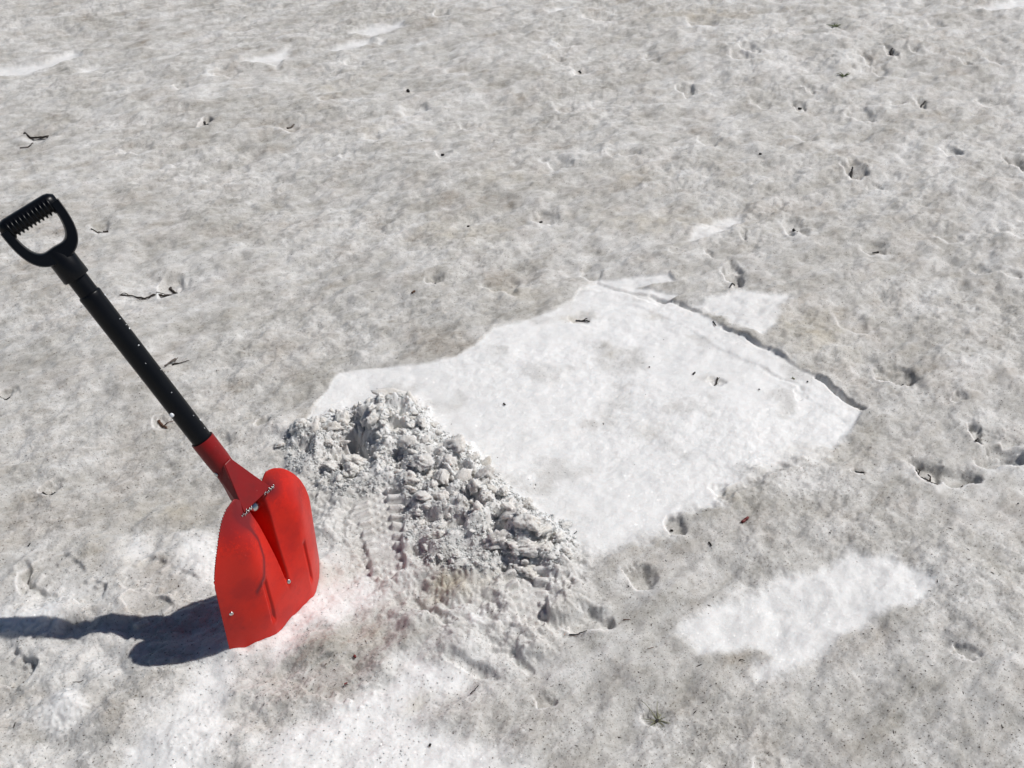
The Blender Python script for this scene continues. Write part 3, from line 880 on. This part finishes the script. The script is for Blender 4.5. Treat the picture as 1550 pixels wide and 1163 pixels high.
for k, (t, ang, r) in enumerate(flk):
    a = math.radians(ang + 25)
    pos = S(t, math.sin(a) * R1 * 1.0, math.cos(a) * R1 * 1.0) + BM
    o = blob(pos, r * .72, k, M_ICE, 'snow_crumb', None, .95, 2)
    tag(o, 'tiny white snow crumb ' + FL[k], 'snow crumb', 'snow crumbs stuck to the shovel shaft')
o = blob(S(.172, -R1 * 1.02, .003) + BM, .0042, 77, M_ICE, 'water_drop', None, .12, 2)
tag(o, 'glinting melt water drop hanging at the left side of the black shaft', 'water drop')

# ------------------------------------------------------------------ heap of broken snow: clods of their own on the heaped ground
def clod_mesh(k):
    r = random.Random(500 + k)
    bm = bmesh.new(); bmesh.ops.create_icosphere(bm, subdivisions=4 if k < 10 else 3, radius=1)
    co = np.array([v_.co[:] for v_ in bm.verts])
    rg = np.random.default_rng(900 + k)
    out = np.ones(len(co))
    # crumbly: several cuts and bulges
    for j in range(7):
        n = rg.normal(size=3); n /= np.linalg.norm(n)
        d = co @ n; lim = rg.uniform(.45, .85)
        over = np.clip(d * out - lim, 0, None)
        out = out - over / np.maximum(d, .2) * .9
    f1, f2, f3 = NZ[(k) % 12], NZ[(k + 3) % 12], NZ[(k + 6) % 12]
    def n3(s, o):
        return (f1(co[:, 0] * s + o, co[:, 1] * s) + f2(co[:, 1] * s + o, co[:, 2] * s) + f3(co[:, 2] * s + o, co[:, 0] * s)) / 1.7
    out = out + .30 * n3(1.6, k) + .26 * n3(3.4, k * 2) + .20 * n3(7, k * 3.3) + .12 * n3(13, k)
    co2 = co * np.clip(out, .2, 2)[:, None] * np.array([rg.uniform(.8, 1.3), rg.uniform(.7, 1.1), rg.uniform(.6, 1.05)])
    for v_, c in zip(bm.verts, co2): v_.co = c
    me = bpy.data.meshes.new('clod'); bm.to_mesh(me); bm.free()
    me.polygons.foreach_set('use_smooth', [True] * len(me.polygons)); me.materials.append(M_CLOD)
    return me
CM = [clod_mesh(k) for k in range(22)]
heap = bpy.data.objects.new('snow_heap', None); COL.objects.link(heap)
hx, hy = at(640, 740); heap.location = (hx, hy, 0)
tag(heap, 'heap of crumbly broken snow clods between the red blade and the clean patch', 'snow heap')
cand = []
r = random.Random(11)
def inside(poly, x, y, j=0):
    return float(sdf(poly, np.array([x]), np.array([y]))[0])
spots = []
tries = 0
xs_ = [p[0] for p in PILE]; ys_ = [p[1] for p in PILE]
while len(spots) < 230 and tries < 8000:
    tries += 1
    x, y = r.uniform(min(xs_) - .03, max(xs_) + .05), r.uniform(min(ys_) - .04, max(ys_) + .02)
    d = inside(PILE, x, y); dh = inside(PILEHI, x, y)
    if d < -.012: continue
    if any(math.hypot(x - q_[0], y - q_[1]) < .062 for q_ in (at(581, 805), at(573, 765), at(589, 845), at(802, 910), at(808, 935))): continue
    if dh < 0 and r.random() < .45: continue
    big = dh > .0
    rad = r.choice((.006, .008, .009, .012, .016, .024)) if big else r.choice((.005, .006, .008, .010, .014))
    if any((x - a) ** 2 + (y - b) ** 2 < (.55 * (rad + c)) ** 2 for a, b, c in spots): continue
    spots.append((x, y, rad))
# larger pieces named by their place in the photo
for (u, v_, rad) in ((598, 618, .032), (622, 622, .026), (570, 640, .030), (560, 655, .026), (640, 655, .020), (505, 655, .022), (520, 640, .020), (478, 640, .018), (455, 655, .016),
                     (575, 672, .018), (690, 690, .022), (680, 715, .022), (650, 725, .018), (700, 735, .026), (735, 735, .020), (770, 780, .02),
                     (780, 800, .024), (590, 690, .018), (500, 700, .020), (530, 708, .018), (800, 862, .026), (828, 850, .02), (640, 765, .02), (670, 760, .022)):
    x, y = at(u, v_)
    spots.append((x, y, rad))
arr = np.array(spots)
zs = fields(arr[:, 0], arr[:, 1])[0]
for k, ((x, y, rad), z) in enumerate(zip(spots, zs)):
    o = bpy.data.objects.new('clod', CM[r.randrange(22)]); COL.objects.link(o)
    o.parent = heap
    o.location = (x - hx, y - hy, z + rad * .18)
    s = rad * r.uniform(.85, 1.15)
    o.scale = (s * r.uniform(.85, 1.35), s * r.uniform(.8, 1.2), s * r.uniform(.55, .95))
    o.rotation_euler = (r.uniform(-.5, .5), r.uniform(-.5, .5), r.uniform(0, 6))
# small crumbs round and on the heap: uncountable
def scatter_mesh(name, mat, n, polyfn, rmin, rmax, seed, elong=1.0, lift=.1):
    rg = np.random.default_rng(seed)
    pts = polyfn(rg, n)
    z = fields(pts[:, 0], pts[:, 1])[0]
    n = len(pts)
    base = np.array([(1, 0, 0), (-.5, .87, 0), (-.5, -.87, 0), (.1, .1, 1), (0, -.1, -1), (.75, .7, .45), (-.9, .1, .5)])
    # small irregular hull: octahedron
    O = np.array([(1, 0, 0), (0, 1, 0), (-1, 0, 0), (0, -1, 0), (0, 0, 1), (0, 0, -1)], float)
    Fo = np.array([(0, 1, 4), (1, 2, 4), (2, 3, 4), (3, 0, 4), (1, 0, 5), (2, 1, 5), (3, 2, 5), (0, 3, 5)])
    sc = rmin + (rmax - rmin) * rg.random(n) ** 2.2
    vv = O[None] * (1 + .5 * (rg.random((n, 6, 3)) - .5)) 
    vv[:, :, 0] *= elong
    if elong > 1: vv[:, :, 0] *= (.4 + .9 * rg.random(n))[:, None]
    a = rg.random(n) * 6.283; ca_, sa_ = np.cos(a)[:, None], np.sin(a)[:, None]
    X = vv[:, :, 0] * ca_ - vv[:, :, 1] * sa_; Y = vv[:, :, 0] * sa_ + vv[:, :, 1] * ca_
    Vv = np.stack([X, Y, vv[:, :, 2] * (.8 if elong == 1 else .6)], 2) * sc[:, None, None]
    Vv[:, :, 0] += pts[:, 0:1]; Vv[:, :, 1] += pts[:, 1:2]; Vv[:, :, 2] += (z + sc * lift)[:, None]
    Ff = (Fo[None] + (np.arange(n) * 6)[:, None, None]).reshape(-1, 3)
    me = bpy.data.meshes.new(name)
    me.vertices.add(n * 6); me.vertices.foreach_set('co', Vv.reshape(-1).astype(np.float32))
    me.loops.add(Ff.size); me.loops.foreach_set('vertex_index', Ff.ravel().astype(np.int32))
    me.polygons.add(len(Ff)); me.polygons.foreach_set('loop_start', np.arange(0, Ff.size, 3, dtype=np.int32))
    me.polygons.foreach_set('loop_total', np.full(len(Ff), 3, np.int32))
    me.update(calc_edges=True); me.materials.append(mat)
    o = bpy.data.objects.new(name, me); COL.objects.link(o)
    return o
def in_poly(poly, margin):
    px_ = np.array([p[0] for p in poly]); py_ = np.array([p[1] for p in poly])
    def f(rg, n):
        p = np.stack([rg.uniform(px_.min() - margin, px_.max() + margin, n * 2), rg.uniform(py_.min() - margin, py_.max() + margin, n * 2)], 1)
        d = sdf(poly, p[:, 0], p[:, 1])
        keep = d > -margin * rg.random(len(p)) ** 2
        for q_ in (at(581, 805), at(573, 765), at(589, 845), at(802, 905), at(808, 935)): keep &= np.hypot(p[:, 0] - q_[0], p[:, 1] - q_[1]) > .05
        return p[keep][:n]
    return f
cr = scatter_mesh('crumb_scatter', M_CLOD, 12000, in_poly(PILE, .012), .0008, .0042, 5)
cr.parent = heap; cr.location = (-hx, -hy, 0); cr['kind'] = 'stuff'
cr2 = scatter_mesh('snow_crumbs', M_CLOD, 5000, in_poly(TRAMP, .0), .0006, .0022, 8)
tag(cr2, 'loose crumbs of snow on the trampled ground round the shovel', 'snow crumbs', kind='stuff')

# dark litter: grit and needle crumbs lying on the dirty crust
def litter_pts(rg, n):
    u = rg.uniform(-1.05, 1.05, n * 3); v = rg.uniform(-40, 1200, n * 3)
    yy = np.array([0.]);
    b = (581.5 - v) / FOC; tt_ = CAM_H / (sp - b * cp); y = (cp + b * sp) * tt_
    x = u * .5033 * (y * cp + CAM_H * sp)
    fl = fields(x, y)
    keep = rg.random(n * 3) < (1.03 - fl[1]) * (.25 + .75 * fl[3]) * .75
    return np.stack([x, y], 1)[keep][:n]
lit = scatter_mesh('needle_litter', M_GRIT, 12000, litter_pts, .0004, .0014, 21, elong=1.6, lift=.1)
tag(lit, 'fine dark grit and needle crumbs sprinkled over the dirty snow', 'litter', kind='stuff')

ndl = scatter_mesh('fallen_needles', M_BARK, 420, litter_pts, .0005, .0012, 22, elong=6.0, lift=.3)
tag(ndl, 'thin dark conifer needles strewn over the old snow', 'needles', kind='stuff')

# ------------------------------------------------------------------ twigs, needles, seeds
def ptw(u, v, dz=.0):
    x, y = at(u, v)
    return Vector((x, y, gz(x, y) + dz))
def twig_parts(pts, r0, r1, lift=.0015, knob=.25, seed=0, nseg=7):
    rr_ = random.Random(seed)
    P = [ptw(u, v, lift + (rr_.random() * .002)) for u, v in pts]
    # subdivide and wobble
    Q = []
    for a, b in zip(P[:-1], P[1:]):
        for k in range(4):
            Q.append(a.lerp(b, k / 4) + Vector((rr_.uniform(-1, 1), rr_.uniform(-1, 1), rr_.uniform(-.5, 1))) * (b - a).length * .05)
    Q.append(P[-1])
    n = len(Q)
    R = [(r0 + (r1 - r0) * i / (n - 1)) * (1 + knob * rr_.uniform(-1, 1)) for i in range(n)]
    return tube(Q, R, nseg)
def twig(name, label, cat, pts, r0, r1, mat, shoots=(), group=None, lift=.0015, seed=0):
    v, f = twig_parts(pts, r0, r1, lift, seed=seed)
    c = sum(v, Vector()) / len(v); c.z = min(p.z for p in v)
    if not shoots:
        o = mesh_obj(name, [p - c for p in v], f, mat); o.location = c
        return tag(o, label, cat, group)
    root = bpy.data.objects.new(name, None); COL.objects.link(root); root.location = c
    tag(root, label, cat, group)
    mesh_obj('stem', [p - c for p in v], f, mat, root)
    for k, (sp_, a, b) in enumerate(shoots):
        v, f = twig_parts(sp_, a, b, lift * 1.6, seed=seed + k + 1, nseg=6)
        mesh_obj('side_shoot', [p - c for p in v], f, mat, root)
    return root

twig('branched_twig', 'long dark branched twig lying in a melt hollow right of the upper black shaft', 'twig',
     [(183, 449), (200, 448), (218, 451), (232, 445), (245, 441), (268, 438)], .0016, .0034, M_BARK,
     [([(268, 439), (260, 433), (254, 427), (257, 425)], .0040, .0026), ([(196, 448), (190, 446), (181, 450)], .0013, .0008),
      ([(222, 450), (212, 453), (204, 451)], .0012, .0007), ([(262, 439), (258, 446)], .0012, .0007), ([(237, 443), (243, 437), (249, 438)], .0013, .0009)], seed=3)
twig('bent_twig', 'bent black twig near the left edge of the photo, high above the grip', 'twig',
     [(37, 203), (46, 207), (58, 208), (72, 208)], .005, .0038, M_BARK, [([(60, 208), (70, 205), (74, 207)], .0035, .002)], seed=5)
twig('thin_twig', 'faint thin twig on a bank edge below the bent twig at far left', 'twig', [(30, 222), (42, 221), (50, 216)], .0022, .0016, M_BARK, seed=6)
twig('short_twig', 'short dark twig with a knobbed end just right of the shovel grip', 'twig',
     [(138, 348), (147, 349), (156, 350)], .0020, .0016, M_BARK, [([(156, 350), (163, 348)], .0042, .0038)], seed=8)
twig('forked_twig', 'pale grey twig poking from the snow behind the middle of the shaft', 'twig',
     [(251, 560), (258, 552), (266, 546)], .0022, .0030, M_GREYBARK, [([(258, 553), (266, 549), (270, 545)], .0016, .001)], seed=9, lift=.004)
twig('thin_twig', 'thin dark twig slanting beside the pale grey twig behind the shaft', 'twig', [(262, 556), (275, 551), (287, 546)], .0022, .0007, M_BARK, seed=12)
twig('broken_twig', 'stubby brown twig below the forked pair, left of the lower black shaft', 'twig',
     [(240, 637), (246, 643), (252, 649)], .0034, .0030, M_BROWN, [([(246, 643), (256, 641), (264, 637)], .0012, .0008)], seed=13)
twig('dark_twig', 'small wavy black twig in a shallow pit left of the red socket', 'twig', [(66, 750), (73, 751), (78, 748), (84, 748)], .0020, .0024, M_SEED, seed=14)
twig('dark_twig', 'black curved twig inside the melt pit at the left edge beside mid shaft', 'twig', [(0, 603), (5, 608), (12, 610), (17, 607)], .0018, .0014, M_SEED, seed=15)
twig('black_twig', 'jagged black twig near the upper left corner of the clean white patch', 'twig',
     [(872, 482), (878, 484), (884, 484), (892, 488)], .0022, .0020, M_SEED, [([(884, 484), (887, 482), (889, 483)], .0022, .0010)], seed=16)
twig('black_twig', 'short black twig standing upright under the upper right edge of the clean patch', 'twig', [(1079, 490), (1081, 493), (1083, 496)], .0020, .0016, M_SEED, seed=17)
twig('bud_cluster', 'dark knobbly twig end in a stained spot, right half of the clean patch', 'twig',
     [(1086, 573), (1085, 577), (1084, 582)], .0016, .0018, M_BARK, [([(1085, 576), (1089, 574)], .0016, .001), ([(1085, 581), (1081, 584)], .0016, .001)], seed=18)
twig('rod_twig', 'straight black stub of twig just outside the right corner of the clean patch', 'twig', [(1294, 713), (1301, 715), (1308, 716)], .0026, .0024, M_SEED, seed=19)
twig('thorn_twig', 'black sliver in the arrow shaped melt hole above the clean patch', 'twig', [(1112, 424), (1108, 430), (1105, 436)], .0030, .0016, M_SEED, seed=20)
twig('thorn_twig', 'upright black sliver on the pit wall at upper right above the small melt holes', 'twig', [(1291, 250), (1290, 256), (1289, 262)], .0034, .0040, M_SEED, seed=21)
twig('dark_twig', 'crooked dark bit in a melt pit right of the pale snow trail', 'twig', [(1202, 340), (1205, 343), (1209, 344)], .0042, .0032, M_SEED, [([(1204, 342), (1203, 338)], .003, .002)], seed=22)
twig('dark_twig', 'small black bit at the right end of a shallow melt pit, upper right', 'twig', [(1322, 378), (1328, 377), (1331, 376)], .0014, .0034, M_SEED, seed=23)
twig('dark_twig', 'upright dark stub beside a bright bank near the top right', 'twig', [(1350, 74), (1350, 79), (1352, 83)], .0048, .0055, M_SEED, seed=24)
twig('dark_twig', 'dark twig at the rim of a small pit below the two green tufts, far right', 'twig', [(1396, 153), (1398, 149), (1402, 146)], .0048, .003, M_SEED, seed=25)
twig('rim_twig', 'long thin black twig lining the lower rim of the largest melt pit at right', 'twig',
     [(1385, 699), (1388, 706), (1395, 713), (1408, 720), (1425, 725), (1445, 732), (1458, 734)], .0018, .0010, M_BARK,
     [([(1410, 721), (1411, 716), (1407, 711)], .0020, .0012), ([(1392, 709), (1396, 702), (1393, 699)], .0018, .001)], seed=26, lift=.003)
twig('thin_twig', 'short black needle standing in the narrow slot left of the deep right edge hollow', 'twig', [(1478, 666), (1480, 661), (1483, 656)], .0024, .0016, M_SEED, seed=27)
twig('thin_twig', 'black curl of twig under the overhanging edge below the tread print', 'twig', [(862, 957), (875, 959), (888, 959)], .0014, .0010, M_SEED, seed=28)
twig('red_seed', 'dark red bud scale on grey snow below the clean patch right corner', 'bud scale', [(1122, 797), (1126, 794), (1131, 790)], .0034, .0026, M_REDBUD, [([(1126, 793), (1131, 793)], .0026, .0015)], seed=29)
twig('dark_seed', 'small black seed left of the dark red bud scale, standing on end', 'seed', [(1072, 826), (1074, 828), (1076, 831)], .0018, .0014, M_SEED, seed=30)
twig('reddish_needle', 'thin reddish brown needle right of the overhanging edge below the tread print', 'needle', [(943, 939), (949, 939), (954, 939)], .0009, .0007, M_BROWN, seed=31)
twig('reddish_needle', 'tiny reddish needle on dirty snow left of the lower clean patch', 'needle', [(980, 979), (985, 978), (990, 976)], .0007, .0005, M_BROWN, seed=32)
twig('curled_needle', 'curled black needle touching the lower left point of the lower clean patch', 'needle', [(1120, 993), (1124, 991), (1129, 993)], .0010, .0007, M_SEED, seed=33)
twig('dark_needle', 'dark slanting needle stuck in trampled snow near the bottom centre', 'needle', [(711, 1049), (718, 1043), (724, 1035)], .0010, .0008, M_BARK, seed=34, lift=.003)
twig('red_seed', 'small red fleck on bright snow right of the foot of the blade', 'bud scale', [(535, 987), (538, 989)], .0026, .0020, M_REDBUD, seed=35)
twig('red_seed', 'brownish red fleck in trampled snow level with the bottom tread print', 'bud scale', [(521, 1037), (526, 1035)], .0016, .0012, M_REDBUD, seed=36)
twig('black_seed', 'round black seed on the bright snow at the bottom edge centre', 'seed', [(649, 1123), (652, 1124)], .0024, .0022, M_SEED, seed=37)
twig('black_seed', 'black seed in the left half of the clean white patch', 'seed', [(762, 611), (765, 613)], .0026, .0020, M_SEED, seed=38)
twig('black_seed', 'oval black seed left of the knobbly twig end on the clean patch', 'seed', [(1049, 567), (1052, 564)], .0024, .0018, M_SEED, seed=39)
twig('black_seed', 'tiny round black seed left of the oval seed on the clean patch', 'seed', [(982, 556), (984, 556)], .0018, .0015, M_SEED, seed=40)
twig('black_seed', 'round black seed near the top right edge strip of the clean patch', 'seed', [(1221, 579), (1223, 579)], .0022, .0019, M_SEED, seed=41)
twig('grey_husk', 'grey husk left of the round seed on the edge strip of the clean patch', 'husk', [(1199, 572), (1203, 574)], .0024, .0014, M_LICHEN, seed=42)
twig('black_seed', 'small dark seed low in the middle of the clean patch', 'seed', [(1148, 590), (1150, 591)], .0016, .0012, M_SEED, seed=43)
twig('brown_husk', 'brown husk on grey snow between the shaft and the clean patch top', 'husk', [(624, 447), (628, 445)], .0036, .0030, M_BROWN, seed=44)
twig('black_seed', 'black speck in the small cup shaped melt hole at upper centre left', 'seed', [(669, 235), (672, 236)], .0048, .0040, M_SEED, seed=45)
twig('black_seed', 'dark speck on open grey snow at the upper centre', 'seed', [(617, 136), (619, 137)], .0060, .0050, M_SEED, seed=46)
twig('black_seed', 'dark speck on the grey snow between grip and branched twig top', 'seed', [(708, 339), (710, 340)], .0030, .0025, M_SEED, seed=47)
twig('black_seed', 'black fleck under a grey smudge above the top tuft row', 'seed', [(877, 101), (880, 102)], .0060, .0045, M_SEED, seed=48)
twig('black_seed', 'dark speck alone on the grey snow right of the upper centre', 'seed', [(1150, 234), (1152, 235)], .0042, .0036, M_SEED, seed=49)
twig('black_seed', 'black bit at the left end of the oval melt hole right of the clean patch', 'seed', [(1363, 582), (1367, 583)], .0016, .0014, M_SEED, seed=50)
twig('black_seed', 'black bit in the hollow just below the middle of the clean patch edge', 'seed', [(1015, 803), (1019, 804)], .0024, .0018, M_SEED, seed=51)
twig('black_seed', 'black bit at the lower tip of the small slanting pit left of the reddish needle', 'seed', [(950, 889), (952, 890)], .0015, .0013, M_SEED, seed=52)
twig('dark_needle', 'dark needle above the slanting pit, on the rim of the clean patch', 'needle', [(869, 812), (873, 808)], .0010, .0009, M_BARK, seed=53)
twig('dark_needle', 'thin dark needle lying flat in the snow at the lower left corner area', 'needle', [(110, 1033), (119, 1033), (127, 1033)], .0009, .0006, M_BARK, seed=54)
twig('dark_needle', 'small dark needle on snow left of the shovel grip stain, lower left', 'needle', [(42, 826), (46, 822)], .0014, .0008, M_SEED, seed=55)
twig('dark_needle', 'slanting dark sliver near the upper left above the white crescent hollow', 'needle', [(309, 183), (312, 188), (316, 195)], .0050, .0030, M_SEED, seed=56)
twig('dark_needle', 'short dark sliver at the end of a brown groove, upper left', 'needle', [(434, 191), (440, 188), (445, 185)], .0040, .0030, M_GREYBARK, seed=57)
twig('black_seed', 'small black bit in the small melt hole left of the clean patch corner', 'seed', [(658, 430), (660, 430)], .0028, .0022, M_SEED, seed=58)
twig('dark_twig', 'black bit in the soft grey hollow above the clean patch, centre', 'twig', [(817, 331), (821, 330)], .0034, .0024, M_SEED, seed=59)
twig('black_seed', 'black bit at the lower edge of the rounded pit top right of centre', 'seed', [(1034, 135), (1036, 136)], .0042, .0036, M_SEED, seed=60)
twig('black_seed', 'black bit in the pit just right of the rounded pit near the top', 'seed', [(1210, 158), (1214, 157)], .0052, .0042, M_SEED, seed=61)
twig('black_seed', 'small black speck by the thin seedling needle at the right edge', 'seed', [(1541, 760), (1544, 758)], .0012, .0010, M_SEED, seed=62)
twig('black_seed', 'black seed on the grey snow at the right below the lower clean patch', 'seed', [(1254, 809), (1257, 810)], .0014, .0010, M_SEED, seed=63)

def tuft(name, label, cat, u, v, blades, mat, length, spread, w=.0012, extra=None, seed=0):
    rr_ = random.Random(seed)
    c = ptw(u, v)
    root = bpy.data.objects.new(name, None); COL.objects.link(root); root.location = c
    tag(root, label, cat)
    for k in range(blades):
        a = rr_.uniform(0, 2 * math.pi); e = rr_.uniform(.15, 1.0)
        ln = length * rr_.uniform(.55, 1.1)
        d = Vector((math.cos(a) * spread, math.sin(a) * spread, e)).normalized()
        P = []; 
        for j in range(5):
            t = j / 4
            P.append(d * ln * t + Vector((math.cos(a), math.sin(a), -1.0)) * (.25 * ln * t * t))
        v_, f_ = tube(P, [w, w * 1.2, w, w * .7, w * .2], 5)
        mesh_obj('needle_leaf', v_, f_, mat, root)
    if extra:
        for (m_, pts, r_) in extra:
            v_, f_ = tube([Vector(p) for p in pts], r_, 6); mesh_obj('stem', v_, f_, m_, root)
    return root
tuft('seedling_tuft', 'small green sprig poking from a bright melt hollow at the top right', 'plant', 1278, 114, 12, M_GREEN, .034, .8, .0018, seed=2)
tuft('seedling_tuft', 'dark green sprig highest in the photo, on bare grey snow at the top right', 'plant', 1264, 39, 10, M_GREEN, .036, 1.6, .0020, seed=3)
lich = tuft('lichen_tuft', 'grey green lichen tuft with a dark stub in a hollow near the bottom edge', 'plant', 996, 1082, 24, M_LICHEN, .024, 1.2, .0006,
            extra=[(M_SEED, [(-.006, -.006, .0), (-.002, -.003, .003), (.002, .000, .004)], [.0020, .0030, .0016]),
                   (M_LICHEN, [(0, 0, .002), (-.010, .012, .012), (-.020, .026, .014), (-.026, .034, .010)], [.0008, .0007, .0006, .0003]),
                   (M_LICHEN, [(0, 0, .002), (.000, .014, .016), (.002, .026, .020)], [.0007, .0007, .0003])], seed=4)
